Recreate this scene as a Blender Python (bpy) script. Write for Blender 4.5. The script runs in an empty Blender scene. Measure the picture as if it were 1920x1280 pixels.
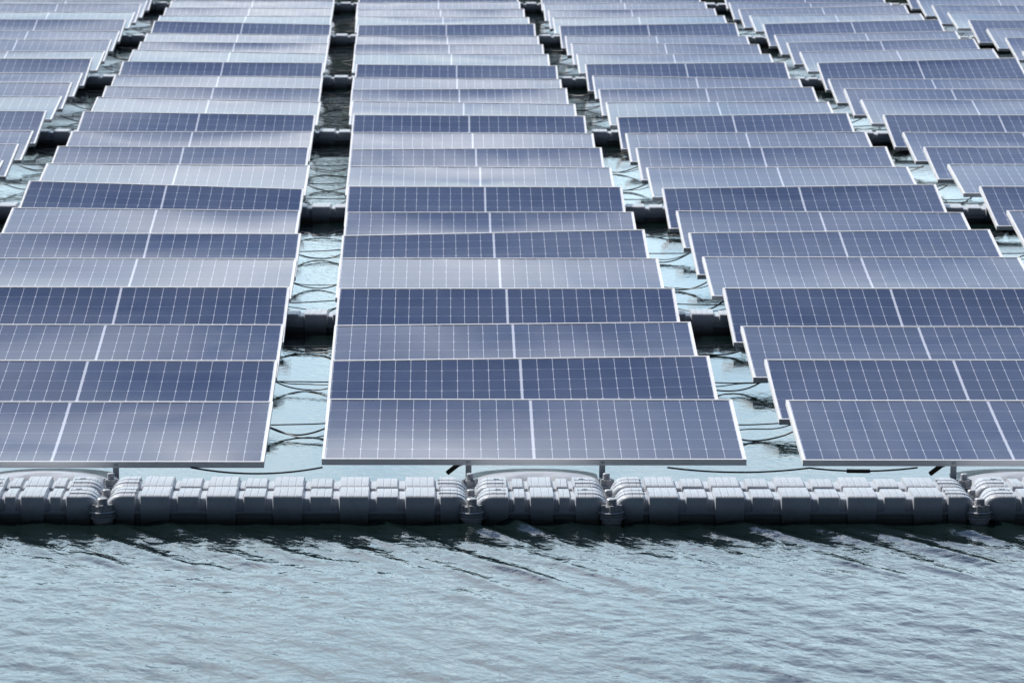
import bpy, bmesh, math, random
import numpy as np
from mathutils import Matrix, Vector
random.seed(7); rng = np.random.default_rng(11)
sc = bpy.context.scene
COL = sc.collection
R_ = math.radians
PI = math.pi

# ------------------------------------------------------------------ helpers
def link(name, me, mat=None, parent=None):
    o = bpy.data.objects.new(name, me); COL.objects.link(o)
    if mat is not None and me is not None and len(me.materials) == 0: me.materials.append(mat)
    if parent is not None: o.parent = parent
    return o
def tag(o, label=None, cat=None, group=None, kind=None):
    if label: o['label'] = label
    if cat: o['category'] = cat
    if group: o['group'] = group
    if kind: o['kind'] = kind
    return o
def empty(name, loc=(0, 0, 0)):
    o = bpy.data.objects.new(name, None); o.location = loc; o.empty_display_size = .1
    COL.objects.link(o); return o
def mesh_from(name, verts, faces, smooth=None):
    me = bpy.data.meshes.new(name); me.from_pydata([tuple(v) for v in verts], [], faces); me.update()
    bm = bmesh.new(); bm.from_mesh(me); bmesh.ops.recalc_face_normals(bm, faces=bm.faces); bm.to_mesh(me); bm.free()
    if smooth is not None:
        for p in me.polygons: p.use_smooth = True
        me.set_sharp_from_angle(angle=R_(smooth))
    return me
class MB:
    """collects boxes, tubes and lathes into one mesh"""
    def __init__(s): s.v = []; s.f = []
    def box(s, x0, x1, y0, y1, z0, z1):
        b = len(s.v)
        s.v += [(x, y, z) for z in (z0, z1) for y in (y0, y1) for x in (x0, x1)]
        s.f += [tuple(b+i for i in q) for q in ((0,1,3,2),(4,6,7,5),(0,4,5,1),(2,3,7,6),(0,2,6,4),(1,5,7,3))]
        return s
    def lathe(s, prof, n=20, c=(0, 0), close=True):
        b = len(s.v)
        for (r, z) in prof:
            for i in range(n):
                a = 2*PI*(i+.5)/n; s.v.append((c[0]+r*math.cos(a), c[1]+r*math.sin(a), z))
        for k in range(len(prof)-1):
            for i in range(n):
                j = (i+1) % n
                s.f.append((b+k*n+i, b+k*n+j, b+(k+1)*n+j, b+(k+1)*n+i))
        s.f.append(tuple(b+i for i in reversed(range(n))))
        s.f.append(tuple(b+(len(prof)-1)*n+i for i in range(n)))
        return s
    def tube(s, pts, r, n=7):
        b = len(s.v); pts = [Vector(p) for p in pts]
        for k, p in enumerate(pts):
            d = (pts[min(k+1, len(pts)-1)]-pts[max(k-1, 0)]).normalized()
            u = d.cross(Vector((0, 0, 1)));
            if u.length < 1e-4: u = Vector((1, 0, 0))
            u.normalize(); w = u.cross(d)
            for i in range(n):
                a = 2*PI*i/n; s.v.append(tuple(p+u*(r*math.cos(a))+w*(r*math.sin(a))))
        for k in range(len(pts)-1):
            for i in range(n):
                j = (i+1) % n
                s.f.append((b+k*n+i, b+k*n+j, b+(k+1)*n+j, b+(k+1)*n+i))
        s.f.append(tuple(b+i for i in range(n))); s.f.append(tuple(b+(len(pts)-1)*n+i for i in range(n)))
        return s
    def mesh(s, name, smooth=None): return mesh_from(name, s.v, s.f, smooth)

# ------------------------------------------------------------------ materials
class NT:
    def __init__(s, tree): s.t = tree; s.n = tree.nodes; s.l = tree.links
    def add(s, typ, **kw):
        n = s.n.new(typ)
        for k, v in kw.items(): setattr(n, k, v)
        return n
    def put(s, sock, v):
        if hasattr(v, 'is_output') or isinstance(v, bpy.types.NodeSocket): s.l.new(v, sock)
        else: sock.default_value = v
    def m(s, op, a, b=0.0, c=None, clamp=False):
        n = s.add('ShaderNodeMath', operation=op, use_clamp=clamp)
        s.put(n.inputs[0], a); s.put(n.inputs[1], b)
        if c is not None: s.put(n.inputs[2], c)
        return n.outputs[0]
    def ramp(s, v, a, b, lo=0.0, hi=1.0, smooth=True):
        n = s.add('ShaderNodeMapRange', interpolation_type='SMOOTHSTEP' if smooth else 'LINEAR')
        s.put(n.inputs[0], v); n.inputs[1].default_value = a; n.inputs[2].default_value = b
        n.inputs[3].default_value = lo; n.inputs[4].default_value = hi
        return n.outputs[0]
    def mix(s, f, a, b):
        n = s.add('ShaderNodeMix', data_type='RGBA')
        s.put(n.inputs[0], f)
        for i, c in ((6, a), (7, b)):
            s.put(n.inputs[i], c if not isinstance(c, tuple) else (c+(1,))[:4])
        return n.outputs[2]
    def noise(s, vec, scale, detail=3, rough=.5, dist=0.0):
        n = s.add('ShaderNodeTexNoise'); s.put(n.inputs['Vector'], vec)
        n.inputs['Scale'].default_value = scale; n.inputs['Detail'].default_value = detail
        n.inputs['Roughness'].default_value = rough; n.inputs['Distortion'].default_value = dist
        return n.outputs[0]
    def vscale(s, vec, sx, sy, sz):
        n = s.add('ShaderNodeVectorMath', operation='MULTIPLY'); s.put(n.inputs[0], vec); n.inputs[1].default_value = (sx, sy, sz)
        return n.outputs[0]
def new_mat(name):
    m = bpy.data.materials.new(name); m.use_nodes = True
    nt = NT(m.node_tree); p = m.node_tree.nodes['Principled BSDF']
    return m, nt, p
def simple(name, col, rough, metal=0.0, var=.12, scale=25, bump=0.0):
    m, nt, p = new_mat(name)
    tc = nt.add('ShaderNodeTexCoord').outputs['Object']
    n = nt.noise(tc, scale, 4)
    f = nt.ramp(n, .3, .7)
    nt.put(p.inputs['Base Color'], nt.mix(f, tuple(c*(1-var) for c in col), tuple(min(1, c*(1+var)) for c in col)))
    nt.put(p.inputs['Roughness'], nt.ramp(n, .3, .7, rough*.85, min(1, rough*1.15)))
    p.inputs['Metallic'].default_value = metal
    if bump:
        b = nt.add('ShaderNodeBump'); b.inputs['Strength'].default_value = bump; b.inputs['Distance'].default_value = .002
        nt.put(b.inputs['Height'], n); nt.put(p.inputs['Normal'], b.outputs[0])
    return m

def make_cell_mat():
    m, nt, p = new_mat('solar_cells')
    tc = nt.add('ShaderNodeTexCoord').outputs['Object']
    sx = nt.add('ShaderNodeSeparateXYZ'); nt.put(sx.inputs[0], tc)
    X, Y = sx.outputs[0], sx.outputs[1]
    ax = nt.m('ABSOLUTE', X)
    u = nt.m('SUBTRACT', ax, .006); pu = .9765/12
    uu = nt.m('DIVIDE', u, pu)
    fu = nt.m('ABSOLUTE', nt.m('SUBTRACT', nt.m('FRACT', nt.m('ADD', uu, .5)), .5))
    du = nt.m('MULTIPLY', fu, pu)
    v = nt.m('SUBTRACT', Y, .0155); pv = .969/6
    vv = nt.m('DIVIDE', v, pv)
    fv = nt.m('ABSOLUTE', nt.m('SUBTRACT', nt.m('FRACT', nt.m('ADD', vv, .5)), .5))
    dv = nt.m('MULTIPLY', fv, pv)
    lu = nt.m('LESS_THAN', du, .0011)
    lv = nt.m('LESS_THAN', dv, .0011)
    dia = nt.m('LESS_THAN', nt.m('ADD', du, nt.m('MULTIPLY', dv, .8)), .0066)
    cen = nt.m('LESS_THAN', ax, .0043)
    mar = nt.m('MAXIMUM', nt.m('GREATER_THAN', ax, .9835), nt.m('MAXIMUM', nt.m('LESS_THAN', Y, .0155), nt.m('GREATER_THAN', Y, .9845)))
    white = nt.m('MAXIMUM', nt.m('MAXIMUM', lu, nt.m('MULTIPLY', lv, .55)), nt.m('MAXIMUM', dia, nt.m('MAXIMUM', cen, mar)))
    # small differences from cell to cell and from panel to panel
    oi = nt.add('ShaderNodeObjectInfo').outputs['Random']
    cmb = nt.add('ShaderNodeCombineXYZ')
    nt.put(cmb.inputs[0], nt.m('FLOOR', nt.m('DIVIDE', X, pu))); nt.put(cmb.inputs[1], nt.m('FLOOR', vv)); nt.put(cmb.inputs[2], nt.m('MULTIPLY', oi, 91.7))
    wn = nt.add('ShaderNodeTexWhiteNoise', noise_dimensions='3D'); nt.put(wn.inputs[0], cmb.outputs[0])
    bus = nt.m('LESS_THAN', nt.m('ABSOLUTE', nt.m('SUBTRACT', nt.m('FRACT', nt.m('MULTIPLY', vv, 9)), .5)), .04)
    cell = nt.mix(wn.outputs[0], (.010, .014, .038), (.017, .023, .060))
    cell = nt.mix(nt.m('MULTIPLY', bus, .35), cell, (.25, .27, .33))
    base = nt.mix(white, cell, (.53, .56, .65))
    # a little dust and bird-dropping haze
    off = nt.add('ShaderNodeVectorMath', operation='ADD'); nt.put(off.inputs[0], tc)
    cm2 = nt.add('ShaderNodeCombineXYZ'); nt.put(cm2.inputs[0], nt.m('MULTIPLY', oi, 37)); nt.put(cm2.inputs[1], nt.m('MULTIPLY', oi, 53)); nt.put(off.inputs[1], cm2.outputs[0])
    d = nt.noise(off.outputs[0], 2.2, 5, .6)
    dust = nt.m('MULTIPLY', nt.ramp(d, .42, .75), .03)
    base = nt.mix(dust, base, (.40, .40, .46))
    nt.put(p.inputs['Base Color'], base)
    nt.put(p.inputs['Roughness'], nt.ramp(d, .3, .7, .05, .10))
    p.inputs['IOR'].default_value = 1.5
    return m

def make_float_mat(name='grey_float_plastic', pads=1.0):
    m, nt, p = new_mat(name)
    geo = nt.add('ShaderNodeNewGeometry')
    tc = nt.add('ShaderNodeTexCoord').outputs['Object']
    sz = nt.add('ShaderNodeSeparateXYZ'); nt.put(sz.inputs[0], geo.outputs['Position'])
    so = nt.add('ShaderNodeSeparateXYZ'); nt.put(so.inputs[0], tc)
    n = nt.noise(tc, 7, 5, .6); n2 = nt.noise(tc, 45, 3)
    base = nt.mix(nt.ramp(n, .3, .7), (.40, .42, .46), (.49, .515, .56))
    base = nt.mix(nt.m('MULTIPLY', nt.ramp(n2, .58, .72), .25), base, (.22, .21, .19))
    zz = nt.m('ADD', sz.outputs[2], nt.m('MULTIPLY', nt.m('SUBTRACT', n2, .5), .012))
    base = nt.mix(nt.m('MULTIPLY', nt.ramp(zz, .012, .092, 1, 0), .9), base, (.030, .044, .060))  # shade of the front faces painted in: bluish dark gradient down to the waterline
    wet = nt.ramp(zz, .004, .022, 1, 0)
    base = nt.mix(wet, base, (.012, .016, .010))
    nt.put(p.inputs['Base Color'], base)
    nt.put(p.inputs['Roughness'], nt.ramp(n, .3, .7, .30, .44))
    # moulded tread pads on the upper side
    fx = nt.m('ABSOLUTE', nt.m('SUBTRACT', nt.m('FRACT', nt.m('MULTIPLY', so.outputs[0], 30)), .5))
    fy = nt.m('ABSOLUTE', nt.m('SUBTRACT', nt.m('FRACT', nt.m('MULTIPLY', so.outputs[1], 22)), .5))
    g = nt.m('MAXIMUM', nt.ramp(fx, .40, .47), nt.m('MULTIPLY', nt.ramp(fy, .42, .48), .6))
    nrm = nt.add('ShaderNodeSeparateXYZ'); nt.put(nrm.inputs[0], geo.outputs['Normal'])
    up = nt.ramp(nrm.outputs[2], .75, .95)
    h = nt.m('ADD', nt.m('MULTIPLY', nt.m('MULTIPLY', g, up), -pads), nt.m('MULTIPLY', n2, .12))
    b = nt.add('ShaderNodeBump'); b.inputs['Strength'].default_value = .8; b.inputs['Distance'].default_value = .0035
    nt.put(b.inputs['Height'], h); nt.put(p.inputs['Normal'], b.outputs[0])
    return m

def make_water_mat():
    m, nt, p = new_mat('lake_water')
    pos = nt.add('ShaderNodeNewGeometry').outputs['Position']
    s = nt.add('ShaderNodeSeparateXYZ'); nt.put(s.inputs[0], pos)
    openw = nt.ramp(s.outputs[1], 17.5, 18.1, 1, 0)                 # open water in front, sheltered water among the floats
    n0 = nt.noise(pos, .7, 4)
    nt.put(p.inputs['Base Color'], nt.mix(nt.ramp(n0, .3, .7), (.003, .008, .008), (.005, .012, .011)))
    p.inputs['Roughness'].default_value = .03
    p.inputs['IOR'].default_value = 1.333
    # rotate into the wave frame: crests run away to the right of the camera
    mp = nt.add('ShaderNodeMapping'); nt.put(mp.inputs[0], pos); mp.inputs['Rotation'].default_value = (0, 0, R_(-25))
    w = mp.outputs[0]
    a = nt.noise(nt.vscale(w, 1.0, .42, 1), 9, 3, .5, .4)
    b_ = nt.noise(nt.vscale(w, 1.0, .6, 1), 24, 3, .55, .6)
    c = nt.noise(nt.vscale(pos, .45, 1.0, 1), 4.0, 3, .5, .3)
    h_open = nt.m('ADD', nt.m('MULTIPLY', a, .007), nt.m('MULTIPLY', b_, .0024))
    h_calm = nt.m('ADD', nt.m('MULTIPLY', c, .0010), nt.m('MULTIPLY', b_, .0011))
    h = nt.m('ADD', nt.m('MULTIPLY', h_open, openw), nt.m('MULTIPLY', h_calm, nt.m('SUBTRACT', 1.0, openw)))
    bp = nt.add('ShaderNodeBump'); bp.inputs['Strength'].default_value = 1; bp.inputs['Distance'].default_value = 1.0
    nt.put(bp.inputs['Height'], h); nt.put(p.inputs['Normal'], bp.outputs[0])
    return m

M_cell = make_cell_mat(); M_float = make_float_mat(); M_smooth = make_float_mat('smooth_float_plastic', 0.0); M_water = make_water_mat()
M_alu = simple('anodised_aluminium', (.86, .86, .87), .42, .12, .03, 9)
M_steel = simple('galvanised_steel', (.52, .55, .60), .42, .25, .12, 60)
M_bolt = simple('grey_bolt_plastic', (.34, .35, .37), .36, .15, .12, 60, .3)
M_cable = simple('black_cable_rubber', (.012, .012, .014), .35, 0, .2, 40)
M_black = simple('black_plastic', (.014, .014, .015), .5, 0, .2, 40)
M_back = simple('panel_backsheet', (.060, .064, .058), .6, 0, .05, 10)  # really white; coloured dark to paint in the shade under the panels
M_brace = simple('weathered_brace', (.06, .062, .05), .6, .3, .3, 30)

# ------------------------------------------------------------------ the measured layout
X0, Y0, PITCH, PERIOD, SKEW = -.59585, 19.45971, 1.34554, 2.28913, -.02457
W, L = 2.0, 1.0
HH = (.247, .242, .223, .247)
TILT = (6.5, 8.7, 7.8, 10.2)
N = None
# per column, per row from the front: sideways drift, height of the left and right upper corner (mm); the whole field bobs on the water
TAB = {
-2: [N,N,N,N,N,N,N,N,(-25,275,275),(-27,262,262),(-25,234,234),(-28,269,269),(1,272,272),(-11,277,277),(-10,250,250),(-14,278,278),(23,245,245),(2,258,258),(1,249,249),(-13,278,278),(9,266,266),(5,269,269)],
-1: [(9,241,241),(-1,234,234),(2,224,224),(6,249,249),(20,241,241),(21,229,229),(-7,237,220),(-7,273,217),(12,255,242),(-12,245,240),(-4,227,229),(-5,266,238),(21,266,227),(7,244,228),(3,227,219),(-5,252,241),(14,259,223),(12,237,225),(3,225,210),(10,262,225),(0,225,225),(0,226,226),(0,220,220)],
0: [(-9,255,254),(-12,234,261),(-6,220,242),(2,242,245),(-1,245,245),(2,216,259),(15,209,214),(17,237,236),(16,239,230),(17,225,242),(23,225,220),(25,241,234),(6,235,211),(-6,217,233),(1,213,198),(23,227,217),(-4,224,222),(-5,215,217),(1,201,203),(12,219,239),(-3,222,216),(-10,207,220),(-14,199,216)],
1: [(-33,251,251),(-10,242,242),(-15,218,218),(-1,247,247),(-15,256,256),(2,238,263),(20,222,214),(16,225,259),(-9,230,240),(-2,239,253),(-2,220,237),(4,225,265),(-13,227,238),(-5,224,248),(10,234,208),(9,234,257),(-11,225,229),(-3,233,224),(-2,207,208),(-6,217,254),(-21,212,242),(-19,205,230),(-21,190,217)],
2: [N,N,N,N,N,N,(34,228,228),(43,245,245),(1,259,259),(0,251,251),(8,233,233),(14,251,251),(-18,256,256),(-11,233,233),(-9,208,208),(31,252,305),(-2,252,287),(0,243,289),(2,221,268),(5,245,299),(-22,242,270),(-30,221,276),(-28,212,212)],
3: [N]*17+[(38,300,300),(43,292,292),(40,292,292),(-5,286,286),(-3,276,276)],
}
def grid_x(c, y): return X0+c*PERIOD+SKEW*(y-Y0)/PITCH      # left edge of column c at depth y
H_CAM, PIT, YAW, ROLL, FPX = 3.52952, .15234, .01561, .00343, 7480.0
def in_view(x, y, z, mx=0, my=0):                            # is a point inside the camera's frustum (with a margin in metres)?
    z -= H_CAM
    xc = x*math.cos(YAW)-y*math.sin(YAW); yc = x*math.sin(YAW)+y*math.cos(YAW)
    d = yc*math.cos(PIT)-z*math.sin(PIT); u = yc*math.sin(PIT)+z*math.cos(PIT)
    return abs(xc) < 960/FPX*d+mx and abs(u) < 640/FPX*d+my

ORD = ['front', 'second', 'third', 'fourth', 'fifth', 'sixth', 'seventh', 'eighth', 'ninth', 'tenth', 'eleventh', 'twelfth', 'thirteenth',
       'fourteenth', 'fifteenth', 'sixteenth', 'seventeenth', 'eighteenth', 'nineteenth', 'twentieth', 'twenty-first', 'twenty-second', 'twenty-third', 'twenty-fourth', 'twenty-fifth']
COLN = {-2: 'far left column', -1: 'column left of the middle', 0: 'middle column', 1: 'column right of the middle', 2: 'second column right of the middle', 3: 'far right column'}
LOOK = ['pale silvery', 'slate-blue', 'light grey-blue', 'dark navy']

# ------------------------------------------------------------------ solar panels
def cell_sheet_mesh(k, sag, side):
    nx, ny = 28, 14; v = []; f = []
    for j in range(ny+1):
        for i in range(nx+1):
            x = -.989+1.978*i/nx; y = .011+.978*j/ny
            s, t = x/.989, (y-.5)/.489
            z = -.0035-sag*(1-t*t)*(1-.6*s*s)+side*.0012*math.sin(2.3*s+k)*(1-t*t)+.0006*math.sin(3.1*s*k+1.7*t)
            v.append((x, y, z))
    for j in range(ny):
        for i in range(nx):
            a = j*(nx+1)+i; f.append((a, a+1, a+nx+2, a+nx+1))
    me = bpy.data.meshes.new('cell_sheet'); me.from_pydata(v, [], f); me.update()
    for p in me.polygons: p.use_smooth = True
    me.materials.append(M_cell); return me
SHEETS = [cell_sheet_mesh(k, s, d) for k, (s, d) in enumerate([(.0050, 1.6), (.0066, -1.6), (.0038, 2.4), (.0058, -2.6), (.0072, 1.0), (.0044, -1.2)], 1)]
def frame_mesh():
    b = MB(); lip, t, h = .0115, .002, .030
    b.box(-1, 1, 0, lip, -.006, 0); b.box(-1, 1, 1-lip, 1, -.006, 0)                  # upper flanges
    ls = .0135; b.box(-1, -1+ls, lip, 1-lip, -.006, -.0004); b.box(1-ls, 1, lip, 1-lip, -.006, -.0004)
    b.box(-1, 1, .0004, t, -h, -.006); b.box(-1, 1, 1-t, .9996, -h, -.006)            # webs
    b.box(-.9996, -1+t, t, 1-t, -h, -.006); b.box(1-t, .9996, t, 1-t, -h, -.006)
    b.box(-.9994, .9994, t, .03, -h, -h+.002); b.box(-.9994, .9994, .97, 1-t, -h, -h+.002)   # lower returns
    b.box(-.9993, -.97, .03, .97, -h, -h+.002); b.box(.97, .9993, .03, .97, -h, -h+.002)
    me = b.mesh('frame'); me.materials.append(M_alu); return me
FRAME = frame_mesh()
bk = MB().box(-.9975, .9975, .0025, .9975, -.0205, -.0185).mesh('backsheet'); bk.materials.append(M_back)
jb = MB().box(-.06, .06, .90, .96, -.034, -.021).mesh('junction_box'); jb.materials.append(M_black)
def panel(c, r, x, y, zl, zr, tilt, label):
    t = R_(tilt)
    ex = Vector((W, 0, zr-zl)).normalized()
    ey = Vector((0, math.cos(t), math.sin(t))); ey = (ey-ex*ey.dot(ex)).normalized(); ez = ex.cross(ey)
    top = Vector((x+W/2, y, (zl+zr)/2)); base = top-ey*L
    root = empty('solar_panel')
    root.matrix_world = Matrix(((ex.x, ey.x, ez.x, base.x), (ex.y, ey.y, ez.y, base.y), (ex.z, ey.z, ez.z, base.z), (0, 0, 0, 1)))
    tag(root, label, 'solar panel', 'solar panels in rows on the water')
    sh = SHEETS[(c*5+r*7+(r//4)) % len(SHEETS)]
    link('cell_sheet', sh, None, root); link('frame', FRAME, None, root)
    link('backsheet', bk, None, root); link('junction_box', jb, None, root)
    return root
PAN = {}
for c in range(-2, 4):
    for r in range(0, 24):
        row = TAB[c]; m = row[r] if r < len(row) else None
        if m is None:
            h = HH[r % 4]*1000+random.uniform(-8, 8)
            if c >= 2: h += max(0, r-8)*2.5
            m = (random.uniform(-8, 8), h+random.uniform(-6, 6), h+random.uniform(-6, 6))
        y = Y0+PITCH*r; x = grid_x(c, y)+m[0]/1000
        if not any(in_view(px, py, .2, 1.2, .35) for px in (x, x+W/2, x+W) for py in (y-L, y)): continue
        ti = TILT[r % 4]+random.uniform(-.3, .3)
        if r == 0: ti = 6.9
        lab = '%s panel, %s row%s, %s' % (LOOK[r % 4] if r else 'violet-blue solar', ORD[r], ' from the front' if r else '', COLN[c])
        PAN[c, r] = panel(c, r, x, y, m[1]/1000, m[2]/1000, ti, lab)
# visible posts and screws that carry the front row
for c in (-1, 0, 1):
    root = PAN[c, 0]; xl = root.matrix_world.translation.x
    for bx in (.098, .728):
        px = bx+c*PERIOD-.012-xl
        b = MB(); b.box(px-.014, px+.014, .012, .026, -.22, -.031)
        link('mounting_post', b.mesh('mounting_post'), M_steel, root)
        s = MB(); n = 6
        s.box(px-.010, px+.010, -.004, -.0002, -.020, -.009); s.box(px-.004, px+.004, -.008, -.0042, -.018, -.011)
        link('clamp_screw', s.mesh('clamp_screw'), M_steel, root)
        sd = -1
        if bx > .4: continue
        q = MB(); q.tube([(px+sd*.02, .10, -.045), (px+sd*.05, .09, -.055), (px+sd*.10, .10, -.10)], .012, 6)
        link('brace', q.mesh('brace'), M_brace, root)

# ------------------------------------------------------------------ floats
def strip_mesh(name, length, kinds, hw=.120, top=.122, bot=-.14, endr=.085, bars=()):
    """a blow-moulded float: rounded section lofted along x, with raised blocks, recesses and half-height blocks"""
    half = length/2
    # section: (side, z) from front bottom over the top to the back bottom
    rad = .016
    sec = []
    for z in (bot, -.02, .030, .034, .044, .050): sec.append((-hw, z))
    for a in range(0, 7):
        t = a/6*PI/2; sec.append((-hw+rad*(1-math.cos(t)), top-rad-.004+rad*math.sin(t)))
    for y in (-.03, 0, .03): sec.append((y, top-.004+.004*(1-(y/.07)**2)))
    for a in range(6, -1, -1):
        t = a/6*PI/2; sec.append((hw-rad*(1-math.cos(t)), top-rad-.004+rad*math.sin(t)))
    for z in (.050, .044, .034, .030, -.02, bot): sec.append((hw, z))
    # stations
    st = []
    x = -half
    edges = [(-half, 'B')]
    xs = []
    for (a, b, k) in kinds: xs.append((a, b, k))
    def kind_at(x):
        for a, b, k in xs:
            if a <= x <= b: return k
        return 'B'
    cuts = sorted({round(a, 5) for a, b, k in xs} | {round(b, 5) for a, b, k in xs})
    pos = set()
    for i in range(13):
        t = i/12*PI/2
        pos.add(round(-half+endr*(1-math.cos(t)), 5)); pos.add(round(half-endr*(1-math.cos(t)), 5))
    stations = [(p, kind_at(p)) for p in pos if not any(abs(p-cu) < .006 for cu in cuts)]
    for cu in cuts:
        stations.append((cu-.0028, kind_at(cu-.006))); stations.append((cu+.0028, kind_at(cu+.006)))
        stations.append((cu-.0045, kind_at(cu-.006))); stations.append((cu+.0045, kind_at(cu+.006)))
    stations.sort()
    verts = []; n = len(sec)
    for (x, k) in stations:
        e = max(0.0, abs(x)-(half-endr))/endr                     # 0 in the body, 1 at the very end
        e = min(e, .999)
        sy = (1-e**2.3)**.5*.72+.28 if e > 0 else 1.0
        dz = -.055*e**3
        for (y, z) in sec:
            zz = z; yy = y
            d = 0.0; dt = 0.0
            if k == 'R': d = .024 if z > .047 else (.006 if z > .032 else .020); dt = .017
            elif k == 'M': d = .015 if z > .047 else (.006 if z > .032 else .020); dt = .005
            elif k == 'S': d = .0; dt = .006
            if z > .06:
                w = min(1, (z-.06)/.03); zz = z-dt*w
            if zz > .02: zz += dz*min(1, (zz-.02)/.06)
            s = 1 if y > 0 else -1
            if abs(y) > .05: yy = y-s*d*min(1, (abs(y)-.05)/(hw-.05))
            verts.append((x, yy*sy, zz))
    faces = []
    for i in range(len(stations)-1):
        for j in range(n-1):
            faces.append((i*n+j, i*n+j+1, (i+1)*n+j+1, (i+1)*n+j))
    faces.append(tuple(range(n))); faces.append(tuple((len(stations)-1)*n+j for j in range(n)))
    # connecting lugs at the ends, near the waterline
    base = len(verts); b = MB()
    for s in (-1, 1):
        for yy in (-1, 1):
            b.box(*(sorted((s*(half-.05), s*(half+.012)))), *(sorted((yy*(hw-.055), yy*(hw+.012)))), .040 if s > 0 else .018, .050 if s > 0 else .028)
    for s in (-1, 1):                                            # a moulded rim bead following the rounded end
        for y0 in (.012, -.062):
            pts = []
            for i in range(9):
                x = half-.016-.125*i/8; e = max(0.0, x-(half-endr))/endr
                pts.append((s*x, y0*((1-e**2.3)**.5*.72+.28), top-.002-.055*e**3))
            b.tube(pts, .0042, 6)
    for x in bars:                                               # short bridge bars at the back edge, towards the next strip
        b.box(x-.012, x+.012, hw-.014, hw+.020, .078, .092)
    verts += b.v; faces += [tuple(i+base for i in q) for q in b.f]
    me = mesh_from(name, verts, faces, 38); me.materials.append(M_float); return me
LONG_, SHORT_ = 1.640, .604
def long_kinds():
    k = []
    cs = [-.596, -.298, 0, .298, .596]
    bw = .067                                                    # half width of the raised blocks
    for i, cx in enumerate(cs):
        if i < 4:
            a, b = cx+bw, cs[i+1]-bw
            k += [(a, a+.033, 'R'), (a+.033, b-.033, 'M'), (b-.033, b, 'R')]
    k = [(-.596-bw-.022, -.596-bw, 'R')]+k+[(.596+bw, .596+bw+.022, 'R')]
    return k
def short_kinds():
    k = []
    for s in (-1, 1):
        a, b = sorted((s*.053, s*.150)); k += [(a, a+.023, 'R'), (a+.023, b-.023, 'M'), (b-.023, b, 'R')]
    return sorted(k)
LONG = strip_mesh('long_float', LONG_, long_kinds(), bars=[round((a+b)/2, 4) for a, b, k in long_kinds() if k == 'R'])
SHORT = strip_mesh('short_float', SHORT_, short_kinds(), bars=[round((a+b)/2, 4) for a, b, k in short_kinds() if k == 'R'])
slot = MB().box(-.013, .013, -.006, .006, .118, .1236).mesh('drain_slot'); slot.materials.append(M_black)
YF, YM = 17.747, 18.000                                          # front and second strip of the outer walkway
SEG = [(-2, 'long'), (-1, 'short'), (-1, 'long'), (0, 'short'), (0, 'long'), (1, 'short'), (1, 'long')]
WHERE = {(-2, 'long'): 'beyond the left picture edge', (1, 'long'): 'beyond the right picture edge', (-1, 'short'): 'cut by the left picture edge', (-1, 'long'): 'left of the middle panel', (0, 'short'): 'under the middle panel',
         (0, 'long'): 'right of the middle panel', (1, 'short'): 'at the right picture edge'}
for (c, kind) in SEG:
    xa = c*PERIOD+(.098 if kind == 'short' else .728)
    xb = xa+(.630 if kind == 'short' else PERIOD-.630)
    for (yy, nm, dx) in ((YF, 'front strip', 0), (YM, 'second strip', -.005)):
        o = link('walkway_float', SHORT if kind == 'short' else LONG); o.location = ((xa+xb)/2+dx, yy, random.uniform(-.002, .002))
        o.rotation_euler = (random.uniform(-.006, .006), random.uniform(-.002, .002), random.uniform(-.002, .002))
        if kind == 'short':
            for sx in (-1, 1): q = link('drain_slot', slot, None, o); q.location = (sx*.196, .028, 0)
        tag(o, '%s grey ribbed plastic walkway float in the %s, %s' % (kind, nm, WHERE[c, kind]), 'float', 'grey floats of the front walkway')
# smooth support floats below the front panels
def hump_mesh():
    st = []; half = .300; n = 14; verts = []; K = 22
    ys = [-.135, -.125, -.10, -.06, 0, .2, .5, .9, 1.0]
    sec = [(-.13, -.12), (-.13, .02), (-.128, .050), (-.118, .072), (-.095, .090), (-.055, .103), (0, .107), (.06, .104), (.12, .085), (.18, .05), (.50, .035), (.56, .015), (.56, -.12)]
    for i in range(K+1):
        s = -1+2*i/K; x = half*math.sin(s*PI/2)
        e = abs(x)/half
        f = (1-e**3.4)**.5 if e < 1 else 0
        notch = -.016 if abs(x) < .066 else 0
        for (y, z) in sec:
            zz = z*(.66+.34*f)+.016*(1-e*e) if z > .03 else z
            if -.125 < y < -.02 and notch: zz += notch*(1.0 if y < -.05 else .8)
            verts.append((x, y*(.82+.18*f) if y < 0 else y, zz))
    m = len(sec); faces = []
    for i in range(K):
        for j in range(m-1): faces.append((i*m+j, i*m+j+1, (i+1)*m+j+1, (i+1)*m+j))
    faces.append(tuple(range(m))); faces.append(tuple(K*m+j for j in range(m)))
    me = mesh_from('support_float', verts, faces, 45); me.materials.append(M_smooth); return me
HUMP = hump_mesh()
for c in (-1, 0, 1):
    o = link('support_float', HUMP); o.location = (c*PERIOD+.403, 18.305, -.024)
    tag(o, 'smooth rounded grey float carrying the %s panel of the front row' % {-1: 'left', 0: 'middle', 1: 'right'}[c], 'float', 'smooth support floats below the front panels')
# inner walkways: one strip every fourth row, seen through the gaps
GAPN = {-2: 'far left', -1: 'left of the middle column', 0: 'right of the middle column', 1: 'second right of the middle column', 2: 'far right'}
for k in range(1, 7):
    y = 23.39+5.382*(k-1)
    for g in range(-2, 3):                                        # gap g lies right of column g
        xc = grid_x(g, y)+W+(PERIOD-W)/2+random.uniform(-.05, .05)
        if not in_view(xc, y, .1, .25, .1): continue
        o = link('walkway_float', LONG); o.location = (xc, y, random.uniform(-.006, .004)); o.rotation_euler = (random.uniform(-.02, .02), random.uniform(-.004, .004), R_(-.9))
        tag(o, 'long grey float bridging the gap %s, under the %s row' % (GAPN[g], ORD[4*k-1]), 'float', 'grey floats of the inner walkways')

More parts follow.
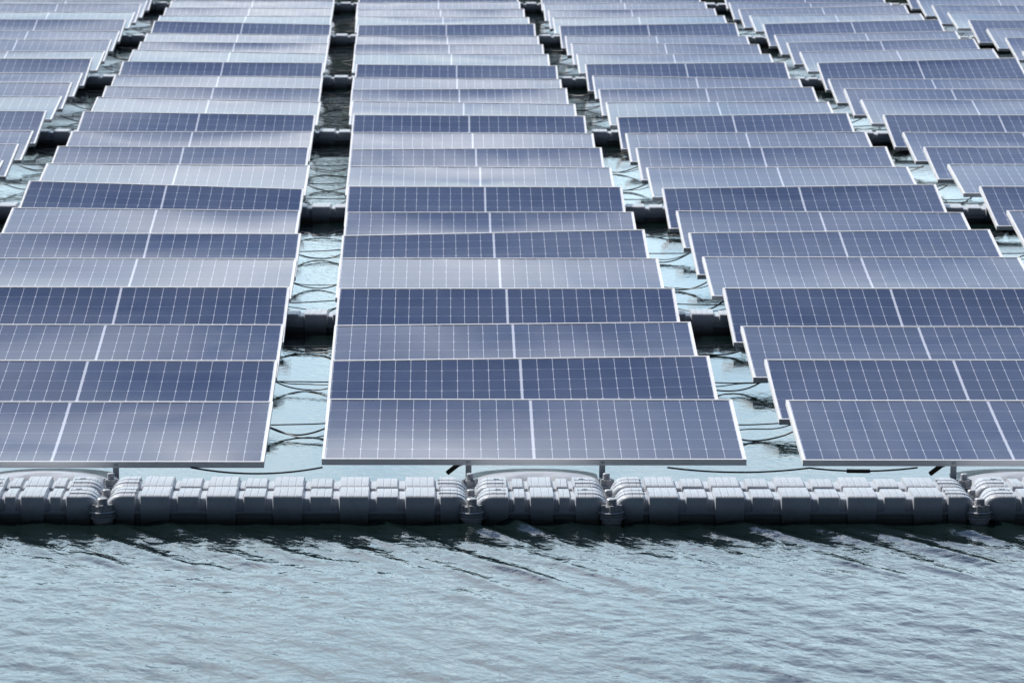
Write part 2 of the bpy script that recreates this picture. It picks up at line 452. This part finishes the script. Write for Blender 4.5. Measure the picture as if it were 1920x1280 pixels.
# ------------------------------------------------------------------ joint bolts
def hexprof(r, z0, z1): return [(r, z0), (r, z1)]
def bolt_meshes():
    st = MB(); p = [(.021, -.05)]
    z = .070
    while z < .108: p += [(.0215, z), (.0195, z+.003)]; z += .0065
    p += [(.0205, .111), (.017, .114)]
    st.lathe(p, 18)
    nut = MB(); nut.lathe([(.036, .058), (.038, .060), (.038, .080), (.035, .084), (.022, .0845)], 18)
    for i in range(6):
        a = i*PI/3+.25
        x, y = .037*math.cos(a), .037*math.sin(a); nut.box(x-.0075, x+.0075, y-.0075, y+.0075, .060, .088)
    wa = MB().lathe([(.030, .0500), (.047, .0505), (.049, .053), (.046, .0575), (.030, .058)], 24)
    fl = MB().lathe([(.030, .000), (.038, .001), (.040, .010), (.036, .012), (.036, .018), (.046, .020), (.048, .028), (.042, .032), (.038, .034), (.046, .037), (.047, .044), (.036, .048)], 24)
    out = []
    for nm, b, mt in (('stud', st, M_bolt), ('nut', nut, M_bolt), ('washer', wa, M_steel), ('flange', fl, M_bolt)):
        me = b.mesh(nm, 35); me.materials.append(mt); out.append((nm, me))
    return out
BOLT = bolt_meshes()
JX = [-1+0, 0]
for c in (-1, 0, 1):
    for (bx, sd) in ((.098, 'left'), (.728, 'right')):
        for (yy, nm, dx, dz, s) in ((17.640, 'front', 0, -.006, 1.16), (17.874, 'second', -.006, -.012, .9), (18.140, 'rear', -.006, .014, .8)):
            x = bx+c*PERIOD+dx
            if not in_view(x, yy, .1, .1, .1): continue
            o = empty('joint_bolt', (x, yy, dz)); o.scale = (s, s, 1.0); o.rotation_euler = (random.uniform(-.03, .03), random.uniform(-.03, .03), random.uniform(0, 6))
            tag(o, 'grey threaded bolt, %s line, at the %s end of the %s short float' % (nm, sd, {-1: 'left', 0: 'middle', 1: 'right'}[c]), 'bolt', 'joint bolts between the walkway floats')
            for (pn, me) in BOLT: link(pn, me, None, o)

# ------------------------------------------------------------------ cables
def cable_pts(a, b, sag, n=18, wob=.0):
    a, b = Vector(a), Vector(b); pts = []
    ph = random.uniform(0, 6)
    for i in range(n+1):
        t = i/n; p = a.lerp(b, t); p.z -= sag*4*t*(1-t); p.y += wob*math.sin(ph+5*t)*math.sin(PI*t)
        pts.append(p)
    return pts
def cable(pts, r, label, name='cable', group=None):
    o = link(name, MB().tube(pts, r).mesh(name, 60), M_cable); tag(o, label, 'cable', group); return o
for r in range(1, 23):
    for g in range(-2, 3):
        y = Y0+PITCH*r-.985+random.uniform(-.03, .05)
        xa = grid_x(g, y)+W-.05; xb = grid_x(g+1, y)+.05
        if not in_view((xa+xb)/2, y, .1, .12, .02): continue
        zb = HH[r % 4]-math.sin(R_(TILT[r % 4]))-.028
        gp = GAPN[g]
        ya = random.uniform(-.16, .06)
        cable(cable_pts((xa, y+ya, zb), (xb, y+random.uniform(-.18, .10), zb+random.uniform(-.005, .02)), min(zb-.004, random.uniform(.060, .085)), 22, .03), random.uniform(.0036, .0048),
              'thick black drooping cable, gap %s, %s row' % (gp, ORD[r]), 'drooping_cable', 'cables drooping across the gaps')
        if random.random() < .85:
            cable(cable_pts((xa, y+.06, zb-.012), (xb, y+.08+random.uniform(-.1, .1), zb-.006+random.uniform(-.008, .008)), .004, 14, .01), .0034,
                  'thin straight black cable, gap %s, %s row' % (gp, ORD[r]), 'straight_cable', 'straight cables across the gaps')
        if random.random() < .85:
            cable(cable_pts((xa, y+ya+.03, zb-.004), (xb, y+random.uniform(-.2, .1), zb-.01), random.uniform(.015, .05), 22, .06), .003,
                  'thin looped spare cable, gap %s, %s row' % (gp, ORD[r]), 'looped_cable', 'thin looped cables in the gaps')
yc = 18.44
cable(cable_pts((-1.22, yc+.02, .095), (-.60, yc+.01, .098), .030, 20), .0045, 'black cable sagging between the left and middle front panels', 'front_cable')
fc = empty('front_cable', (1.30, yc, .1)); tag(fc, 'black cable with an inline connector hanging below the right front panel', 'cable')
pts = cable_pts((1.02, yc, .100), (1.69, yc, .098), .022, 16)+cable_pts((1.69, yc, .098), (2.20, yc, .100), .016, 14)[1:]
o = link('cable_run', MB().tube([p-fc.location for p in pts], .0043).mesh('cable_run', 60), M_cable, fc)
cb = MB().tube([Vector((1.865, yc-.001, .0845))-fc.location, Vector((1.875, yc-.001, .0838))-fc.location, Vector((1.965, yc-.001, .0832))-fc.location, Vector((1.975, yc-.001, .0838))-fc.location], .0095, 10)
link('connector', cb.mesh('connector', 50), M_black, fc)

# ------------------------------------------------------------------ water: one sheet to the horizon, real wavelets in the open water
def lines(a, b, step, far):
    c = list(np.arange(a, b+1e-6, step)); s = step; x = c[-1]
    hi = []
    while x < far: s *= 1.35; x += s; hi.append(x)
    lo = []; s = step; x = a
    while x > -far: s *= 1.35; x -= s; lo.append(x)
    return np.array(lo[::-1]+c+hi)
gx = lines(-2.6, 3.2, .016, 2500); gy = lines(13.4, 18.3, .014, 2500)
GX, GY = np.meshgrid(gx, gy)
Z = np.zeros_like(GX)
sm_ = lambda t: np.clip(t, 0, 1)**2*(3-2*np.clip(t, 0, 1))
main = R_(32)                                                     # direction the wavelets travel: crests run away to the right
def waves(lam0, lam1, cnt, slope, spread):
    z = np.zeros_like(GX)
    for i in range(cnt):
        lam = rng.uniform(lam0, lam1); th = main+rng.normal(0, spread); k = 2*PI/lam
        z += slope/k*math.sqrt(2.0/cnt)*np.sin(k*(GX*math.cos(th)+GY*math.sin(th))+rng.uniform(0, 6.28))
    return z
zl = waves(.24, .46, 28, .016, .22); sd_ = zl.std(); zn = zl/sd_
dist = 17.7-GY                                                   # distance out from the floats
lee = 1+.8*sm_(1-dist/1.5)                                       # reflected chop just off the floats
Z += sd_*(np.exp(.55*zn)-1.16)/.66*lee                          # sharper crests than troughs
zs = waves(.16, .28, 26, .105, .09); s2 = zs.std()
Z += s2*(np.exp(.6*zs/s2)-1.2)/.75*sm_(1-dist/2.1)*(.75+.5*np.sin(GX*1.9+GY*1.1)*np.sin(GX*.8-GY*2.1+1))
patch = np.sin(GX*1.7+GY*.9+1)*np.sin(GX*.6-GY*1.9+2)             # gusts: rougher and calmer patches
med = waves(.12, .28, 60, .030, 1.0); sm2 = med.std()
small = med*.9+waves(.045, .10, 50, .030, 1.3)
Z += small*(.85+.3*patch)*(.5+.5*sm_(dist/1.2))
fade = sm_((GX+2.6)/.5)*sm_((3.2-GX)/.5)*sm_((GY-13.4)/.5)*sm_((18.0-GY)/.40)
Z *= fade
ny, nx = GX.shape
me = bpy.data.meshes.new('water')
me.vertices.add(nx*ny); me.vertices.foreach_set('co', np.stack([GX, GY, Z], -1).astype(np.float32).ravel())
ii = (np.arange(ny-1)[:, None]*nx+np.arange(nx-1)[None, :]).ravel()
quads = np.stack([ii, ii+1, ii+nx+1, ii+nx], -1).astype(np.int32)
nf = len(quads)
me.loops.add(nf*4); me.loops.foreach_set('vertex_index', quads.ravel())
me.polygons.add(nf); me.polygons.foreach_set('loop_start', np.arange(0, nf*4, 4, dtype=np.int32))
me.polygons.foreach_set('use_smooth', np.ones(nf, dtype=bool))
me.update(calc_edges=True); me.validate()
wo = link('water', me, M_water); tag(wo, kind='structure')

# ------------------------------------------------------------------ wooded far bank: out of the frame above, seen mirrored in the gaps
bv = []; bf = []
xs = np.linspace(-140, 140, 71)
prof = [(104, -.5), (106, .6), (112, 2.0), (125, 4.0), (160, 6.0)]
for i, x in enumerate(xs):
    for (y, z) in prof: bv.append((x, y+2*math.sin(x*.13)+1.5*math.sin(x*.31), z*(1+.2*math.sin(x*.09))))
for i in range(len(xs)-1):
    for j in range(len(prof)-1): bf.append((i*5+j, i*5+j+1, (i+1)*5+j+1, (i+1)*5+j))
M_bank = simple('grassy_bank', (.05, .07, .03), .9, 0, .35, .4)
bo = link('hills', mesh_from('hills', bv, bf, 60), M_bank); tag(bo, kind='structure')
M_leaf = simple('bank_foliage', (.045, .06, .025), .8, 0, .4, .6)
lv = []; lf = []
for t in range(170):
    cx = random.uniform(-40, 34); cy = random.uniform(108, 118); hgt = random.uniform(6.8, 9.2)*(1.0 if cx < 4 else .7); rad = random.uniform(1.6, 3.0)
    for q in range(130):
        a = random.uniform(0, 2*PI); rr = rad*random.random()**.5; zz = 1.5+hgt*random.random()
        rr *= max(.25, 1-((zz-1.5)/hgt-.45)**2*2.2)
        p = Vector((cx+rr*math.cos(a), cy+rr*math.sin(a), zz)); s = random.uniform(.25, .5)
        u = Vector((random.gauss(0, 1), random.gauss(0, 1), random.gauss(0, 1))).normalized(); w = u.orthogonal().normalized()
        b = len(lv); lv += [tuple(p-u*s), tuple(p+w*s*.6), tuple(p+u*s), tuple(p-w*s*.6)]; lf.append((b, b+1, b+2, b+3))
me = bpy.data.meshes.new('woodland'); me.from_pydata(lv, [], lf); me.update()
wd = link('woodland', me, M_leaf); tag(wd, 'dark green trees of the far bank mirrored in the water gaps', 'trees', kind='stuff')

# ------------------------------------------------------------------ sky and sun
SUN_EL, SUN_AZ = R_(47), R_(-48)                                  # azimuth from +y, towards -x: high behind the panels, to the left
BG = .05
world = bpy.data.worlds.new('World'); sc.world = world; world.use_nodes = True
nt = NT(world.node_tree); nt.n.clear()
out = nt.add('ShaderNodeOutputWorld'); bg = nt.add('ShaderNodeBackground'); bg.inputs['Strength'].default_value = BG
sky = nt.add('ShaderNodeTexSky', sky_type='NISHITA'); sky.sun_disc = False
sky.sun_elevation = SUN_EL; sky.sun_rotation = SUN_AZ; sky.air_density = 1.0; sky.dust_density = 1.0; sky.ozone_density = 1.5
d = nt.add('ShaderNodeTexCoord').outputs['Generated']
s = nt.add('ShaderNodeSeparateXYZ'); nt.put(s.inputs[0], d)
el = nt.m('ARCSINE', s.outputs[2])                                # elevation in radians
az = nt.m('ARCTAN2', s.outputs[0], s.outputs[1])
cv = nt.add('ShaderNodeCombineXYZ'); nt.put(cv.inputs[0], az); nt.put(cv.inputs[1], nt.m('MULTIPLY', el, 2.2))
n1 = nt.noise(cv.outputs[0], 5.5, 3, .45, .3)
n2 = nt.noise(cv.outputs[0], 22, 5, .6, .4)
# bright haze and cloud low over the far shore on the sun's side, lower to the right, opening to blue above
edge = nt.m('ADD', el, nt.m('ADD', nt.m('MULTIPLY', nt.m('SUBTRACT', n1, .5), -.19), nt.m('MULTIPLY', az, .13)))
edge = nt.m('ADD', edge, nt.m('MULTIPLY', nt.m('SUBTRACT', n2, .5), -.04))
cr = nt.add('ShaderNodeValToRGB'); cr.color_ramp.interpolation = 'LINEAR'
nt.put(cr.inputs[0], nt.m('DIVIDE', edge, R_(40)))
stops = [(0, (1.34, 1.80, 2.10)), (8, (1.52, 1.99, 2.30)), (13.5, (1.48, 1.90, 2.20)), (17.5, (1.12, 1.40, 1.72)), (21.5, (.86, 1.06, 1.48)), (25, (.54, .72, 1.15)), (29, (.29, .43, .81)), (36, (.15, .27, .54))]
els = cr.color_ramp.elements
while len(els) < len(stops): els.new(.5)
for e_, (p_, c_) in zip(els, stops): e_.position = p_/40; e_.color = tuple(x/3 for x in c_)+(1,)
fwd = nt.ramp(s.outputs[1], -.05, .6)
cl = nt.m('MULTIPLY', nt.ramp(el, R_(34), R_(46), 1, 0), fwd)
bright = nt.ramp(n2, .3, .7, .84, 1.14)
vm = nt.add('ShaderNodeVectorMath', operation='SCALE')
tint = nt.mix(nt.ramp(n2, .36, .64), (.86, .96, 1.04), (1.12, 1.04, .97))
tm = nt.add('ShaderNodeVectorMath', operation='MULTIPLY'); nt.put(tm.inputs[0], cr.outputs[0]); nt.put(tm.inputs[1], tint); nt.put(vm.inputs[0], tm.outputs[0]); nt.put(vm.inputs['Scale'], nt.m('MULTIPLY', bright, 3/BG))
# the sunlit cloud left of the viewing direction
ga = nt.m('DIVIDE', nt.m('ADD', az, .035), .082)
ga = nt.m('POWER', 2.718, nt.m('MULTIPLY', nt.m('MULTIPLY', ga, ga), -1.0))
gl = nt.m('MULTIPLY', ga, nt.m('MULTIPLY', nt.ramp(edge, R_(21.5), R_(27.5), 1, 0), nt.ramp(el, R_(15.5), R_(21.5))))
gl = nt.m('MULTIPLY', gl, nt.m('ADD', .30, nt.m('MULTIPLY', nt.ramp(n1, .36, .60), .85)))
gv = nt.add('ShaderNodeVectorMath', operation='SCALE'); gv.inputs[0].default_value = (.88, .85, .77); nt.put(gv.inputs['Scale'], nt.m('MULTIPLY', gl, 1.3/BG))
ad = nt.add('ShaderNodeVectorMath', operation='ADD'); nt.put(ad.inputs[0], nt.mix(cl, sky.outputs[0], vm.outputs[0])); nt.put(ad.inputs[1], gv.outputs[0])
nt.put(bg.inputs['Color'], ad.outputs[0])
nt.l.new(bg.outputs[0], out.inputs[0])
sd = bpy.data.lights.new('sun', 'SUN'); sd.energy = 5.0; sd.angle = R_(.5); sd.color = (1, .95, .88)
so = bpy.data.objects.new('sun', sd); COL.objects.link(so)
to_sun = Vector((math.sin(SUN_AZ)*math.cos(SUN_EL), math.cos(SUN_AZ)*math.cos(SUN_EL), math.sin(SUN_EL)))
so.rotation_euler = to_sun.to_track_quat('Z', 'Y').to_euler(); so.location = to_sun*60

# ------------------------------------------------------------------ camera
cd = bpy.data.cameras.new('camera'); cam = bpy.data.objects.new('camera', cd); COL.objects.link(cam)
fw = Vector((math.sin(YAW)*math.cos(PIT), math.cos(YAW)*math.cos(PIT), -math.sin(PIT)))
rt = Vector((math.cos(YAW), -math.sin(YAW), 0)); upv = rt.cross(fw)
r2 = rt*math.cos(ROLL)+upv*math.sin(ROLL); u2 = upv*math.cos(ROLL)-rt*math.sin(ROLL); bk_ = -fw
cam.matrix_world = Matrix(((r2.x, u2.x, bk_.x, 0), (r2.y, u2.y, bk_.y, 0), (r2.z, u2.z, bk_.z, H_CAM), (0, 0, 0, 1)))
cd.sensor_width = 36; cd.lens = FPX/1920*36; cd.clip_start = .1; cd.clip_end = 6000
cd.dof.use_dof = True; cd.dof.focus_distance = 20.5; cd.dof.aperture_fstop = 9
sc.camera = cam
sc.view_settings.view_transform = 'Standard'; sc.view_settings.look = 'None'; sc.view_settings.exposure = 0; sc.view_settings.gamma = 1
sc.cycles.use_denoising = True
